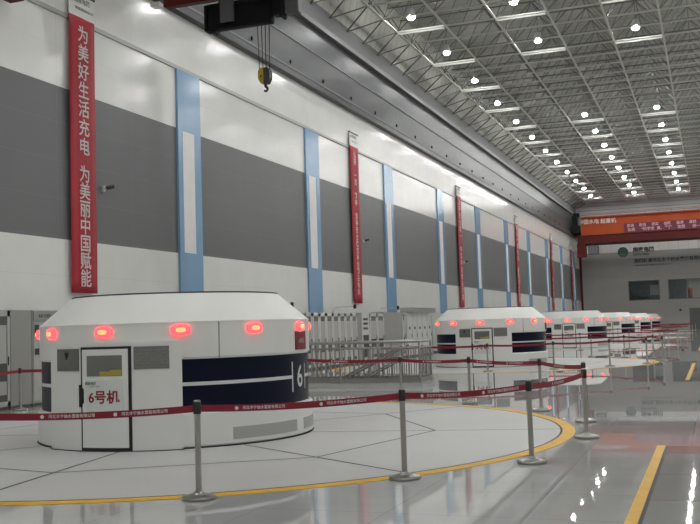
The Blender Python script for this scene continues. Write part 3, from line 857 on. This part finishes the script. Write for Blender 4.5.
# trolley under the girder
tr = nb2(MB(), -13.34, -11.3, 24.55, 24.80, 10.36, 11.1)
nb2(tr, -13.42, -13.34, 24.48, 24.82, 10.34, 11.12); nb2(tr, -13.34, -11.28, 24.48, 24.55, 10.36, 10.46); nb2(tr, -13.34, -11.28, 24.48, 24.55, 11.0, 11.12)
nb2(tr, -13.2, -13.05, 24.50, 24.8, 10.28, 10.36)
tr.build('hoist_frame', M['crane_dark'], nc, bevel=.02)
nb2(MB(), -12.84, -12.42, 24.38, 24.46, 10.50, 12.0).build('hanger_plate', M['crane_grey'], nc)
nb2(nb2(MB(), -11.3, -10.95, 24.5, 24.9, 10.55, 11.9), -11.0, -10.90, 24.45, 24.8, 10.42, 11.2).build('hoist_motor', M['crane_dark'], nc, bevel=.03)
nb2(MB(), -10.9, -10.48, 24.6, 24.9, 10.55, 12.0).build('cable_box', M['crane_grey'], nc, bevel=.02)
dm = MB().bar((-12.2 + 15.2, 24.7 - NY, 11.35 - 11.5), (-11.35 + 15.2, 24.7 - NY, 11.35 - 11.5), .3, 18)
dm.build('rope_drum', M['crane_dark'], nc, 40)
nb2(nb2(MB(), -13.0, -12.8, 24.6, 25.2, 11.1, 12.4), -11.9, -11.7, 24.6, 25.2, 11.1, 12.4).build('trolley_hanger', M['crane_dark'], nc)
for dx, dy in ((-.19, 0), (-.10, .06), (.03, 0), (.12, .06)):
    MB().bar((-11.55 + dx * 1.1 + 15.2, 24.6 + dy - NY, 10.45 - 11.5), (-11.55 + dx * .95 + 15.2, 24.6 + dy - NY, 9.0 - 11.5), .011, 5).build('hoist_rope', M['crane_dark'], nc)
HK = 1
hk = thing('hook_block', 'yellow hook block hanging on four ropes below the near crane trolley', 'hook', (-11.56, 24.6, 8.42), 0)
hk.scale = (.84, .84, .84)
pl = MB()
def plate(x, mb, w0=.13):
    prof = [(-.10, .75), (.10, .75), (.15, .62), (.15, .38), (.09, .22), (-.09, .22), (-.15, .38), (-.15, .62)]
    n = len(prof); vs = [(x, a, z) for a, z in prof] + [(x + .02, a, z) for a, z in prof]
    mb.add(vs, [tuple(range(n)), tuple(range(2 * n - 1, n - 1, -1))] + [(i, (i + 1) % n, n + (i + 1) % n, n + i) for i in range(n)])
# left half yellow cheek block, right half black sheaves
yb = MB()
prof = [(-.20, .66), (-.13, .74), (.0, .74), (.0, .22), (-.06, .20), (-.14, .26), (-.20, .40)]
n = len(prof); vs = [(a, -.10, z) for a, z in prof] + [(a, .10, z) for a, z in prof]
yb.add(vs, [tuple(range(n)), tuple(range(2 * n - 1, n - 1, -1))] + [(i, (i + 1) % n, n + (i + 1) % n, n + i) for i in range(n)])
yb.build('cheek_plate', M['hook_yellow'], hk, bevel=.015)
MB().bar((-.1, -.125, .46), (-.1, -.10, .46), .035, 12).build('axle_nut', M['hook_dark'], hk)
prof = [(.0, .73), (.13, .73), (.20, .62), (.20, .38), (.12, .22), (.0, .22)]
n = len(prof); db = MB(); vs = [(a, -.11, z) for a, z in prof] + [(a, .11, z) for a, z in prof]
db.add(vs, [tuple(range(n)), tuple(range(2 * n - 1, n - 1, -1))] + [(i, (i + 1) % n, n + (i + 1) % n, n + i) for i in range(n)])
db.build('sheave', M['hook_dark'], hk, bevel=.015)
hm = MB().bar((.02, 0, .24), (.02, 0, .10), .05, 10)
for k in range(8):
    a0 = math.radians(90 - 30 * k); a1 = math.radians(90 - 30 * (k + 1))
    hm.bar((0.02 + .065 * math.cos(a0), 0, .03 + .075 * math.sin(a0)), (.02 + .065 * math.cos(a1), 0, .03 + .075 * math.sin(a1)), .05 - .002 * k, 8)
hm.build('hook', M['hook_dark'], hk, 50)

# ------------------------------------------------------------------ far wall sign and small things
sg = thing('wall_sign', 'dark green emblem and characters on the far wall above the windows', 'sign', (-9.2, YF, 8.2))
lg = MB()
lg.lathe([(0, 0), (.66, 0), (.66, .06), (0, .06)], 32)
lg.v = [(v[0] - 1.25, -v[2], v[1] + 2.1) for v in lg.v]
lo = lg.build('emblem', M['logo_green'], sg)
gr = MB()
for k in (-1, 0, 1):
    pts = [(-1.25 + k * .28 * math.cos(t) * 1.0 + .0, -.066, 2.1 + .6 * math.sin(t)) for t in [(-PI / 2) + PI * i / 12 for i in range(13)]]
    for p, q in zip(pts, pts[1:]): gr.bar(p, q, .018, 4)
    hwid = math.sqrt(max(.02, .62 ** 2 - (k * .28) ** 2))
    gr.bar((-1.25 - hwid, -.066, 2.1 + k * .28), (-1.25 + hwid, -.066, 2.1 + k * .28), .018, 4)
gr.build('emblem_grid', M['wall_far'], lo)
tm = MB()
add_text(tm, '国家电网', .66, (0, -.03, 2.28), (1, 0, 0), (0, 0, 1), .02, align='LEFT', depth=.02)
add_text(tm, 'STATE GRID', .36, (0, -.03, 1.68), (1, 0, 0), (0, 0, 1), .012, align='LEFT', depth=.02)
tm.build('title_lettering', M['logo_text'], sg)
tm = MB()
add_text(tm, '国网新源河北丰宁抽水蓄能有限公司', .56, (.1, -.03, .85), (1, 0, 0), (0, 0, 1), .014, align='LEFT', depth=.02)
tm.build('name_lettering', M['logo_text'], sg)
tm = MB()
add_text(tm, 'HEBEI FENGNING PUMPED STORAGE CO., LTD.', .22, (.1, -.03, .28), (1, 0, 0), (0, 0, 1), .004, align='LEFT', depth=.02)
tm.build('small_lettering', M['logo_text'], sg)
em = MB(); add_text(em, '℮', .7, (4.75, -.03, 2.15), (1, 0, 0), (0, 0, 1), .01)
t = thing('wall_loudspeaker', 'small dark round fixture on the far wall below the right window', 'loudspeaker', (-3.75, YF, 2.55))
MB().bar((0, 0, 0), (0, -.12, 0), .16, 12).build('speaker_case', M['camera'], t)
# office contents seen through the far windows
for x, z, w_, l in ((-6.9, 6.75, .5, 'round office lamp seen in the left far window'), (-2.1, 6.6, .6, 'round office lamp seen in the right far window')):
    t = thing('office_lamp', l, 'lamp', (x, YF + 1.2, z), 0, 'lamps in the far offices')
    MB().lathe([(w_ * .6, .0), (w_ * .6, .08), (.1, .12)], 20).build('shade', M['housing'], t)
    MB().lathe([(0, -.05), (w_ * .4, -.03), (w_ * .58, 0)], 20).build('lens', M['office_lamp'], t)
    MB().bar((0, 0, .1), (0, 0, 7.2 - z), .02, 6).build('hanger', M['housing'], t)
bl = MB()
for k in range(14): bl.box(-5.0 + .15 * k, -4.87 + .15 * k, YF + .35, YF + .38, 3.6, 6.6)
tag(bl.build('vertical_blind', M['blind'], None), 'grey vertical blind behind the right far window', 'blind')
t = thing('office_shelf', 'dark shelf unit seen through the left far window', 'shelf', (-8.2, YF + 3.9, 3.0))
sh = MB()
for z in (0, .8, 1.6, 2.4): sh.box(-1.8, .6, -.2, .2, z, z + .06)
sh.box(-1.8, -1.74, -.2, .2, 0, 2.46).box(.54, .6, -.2, .2, 0, 2.46); sh.build('frame', M['frame'], t)
bx = MB()
for k in range(7): bx.box(-1.6 + .3 * k, -1.38 + .3 * k, -.15, .15, 1.66, 2.05 + .08 * (k % 3))
bx.build('folders', M['blind'], t)
t = thing('office_board', 'pale board seen through the left far window', 'board', (-6.7, YF + 4.9, 5.3))
MB().box(-.9, .8, -.05, 0, -.6, .75).build('panel', M['room_light'], t)
t = thing('office_cabinet', 'red brown cabinet seen through the right far window', 'cabinet', (-2.5, YF + 2.5, 3.0))
MB().box(-.3, .25, -.3, .3, 0, 2.4).build('body', M['orange'], t, bevel=.02)
MB().box(-.26, -.02, -.32, -.3, .1, 2.3).build('door', M['crane_red'], t)

# ------------------------------------------------------------------ world, view
wd = bpy.data.worlds.new('world'); SC.world = wd; wd.use_nodes = True
wd.node_tree.nodes['Background'].inputs[0].default_value = (.5, .52, .55, 1)
wd.node_tree.nodes['Background'].inputs[1].default_value = .3
SC.view_settings.view_transform = 'Standard'; SC.view_settings.look = 'None'
SC.view_settings.gamma = 1; SC.view_settings.use_curve_mapping = False
SC.view_settings.exposure = 0.5
SC.cycles.max_bounces = 10; SC.cycles.diffuse_bounces = 6; SC.cycles.glossy_bounces = 4
SC.cycles.use_denoising = True
SC.cycles.sample_clamp_indirect = 6
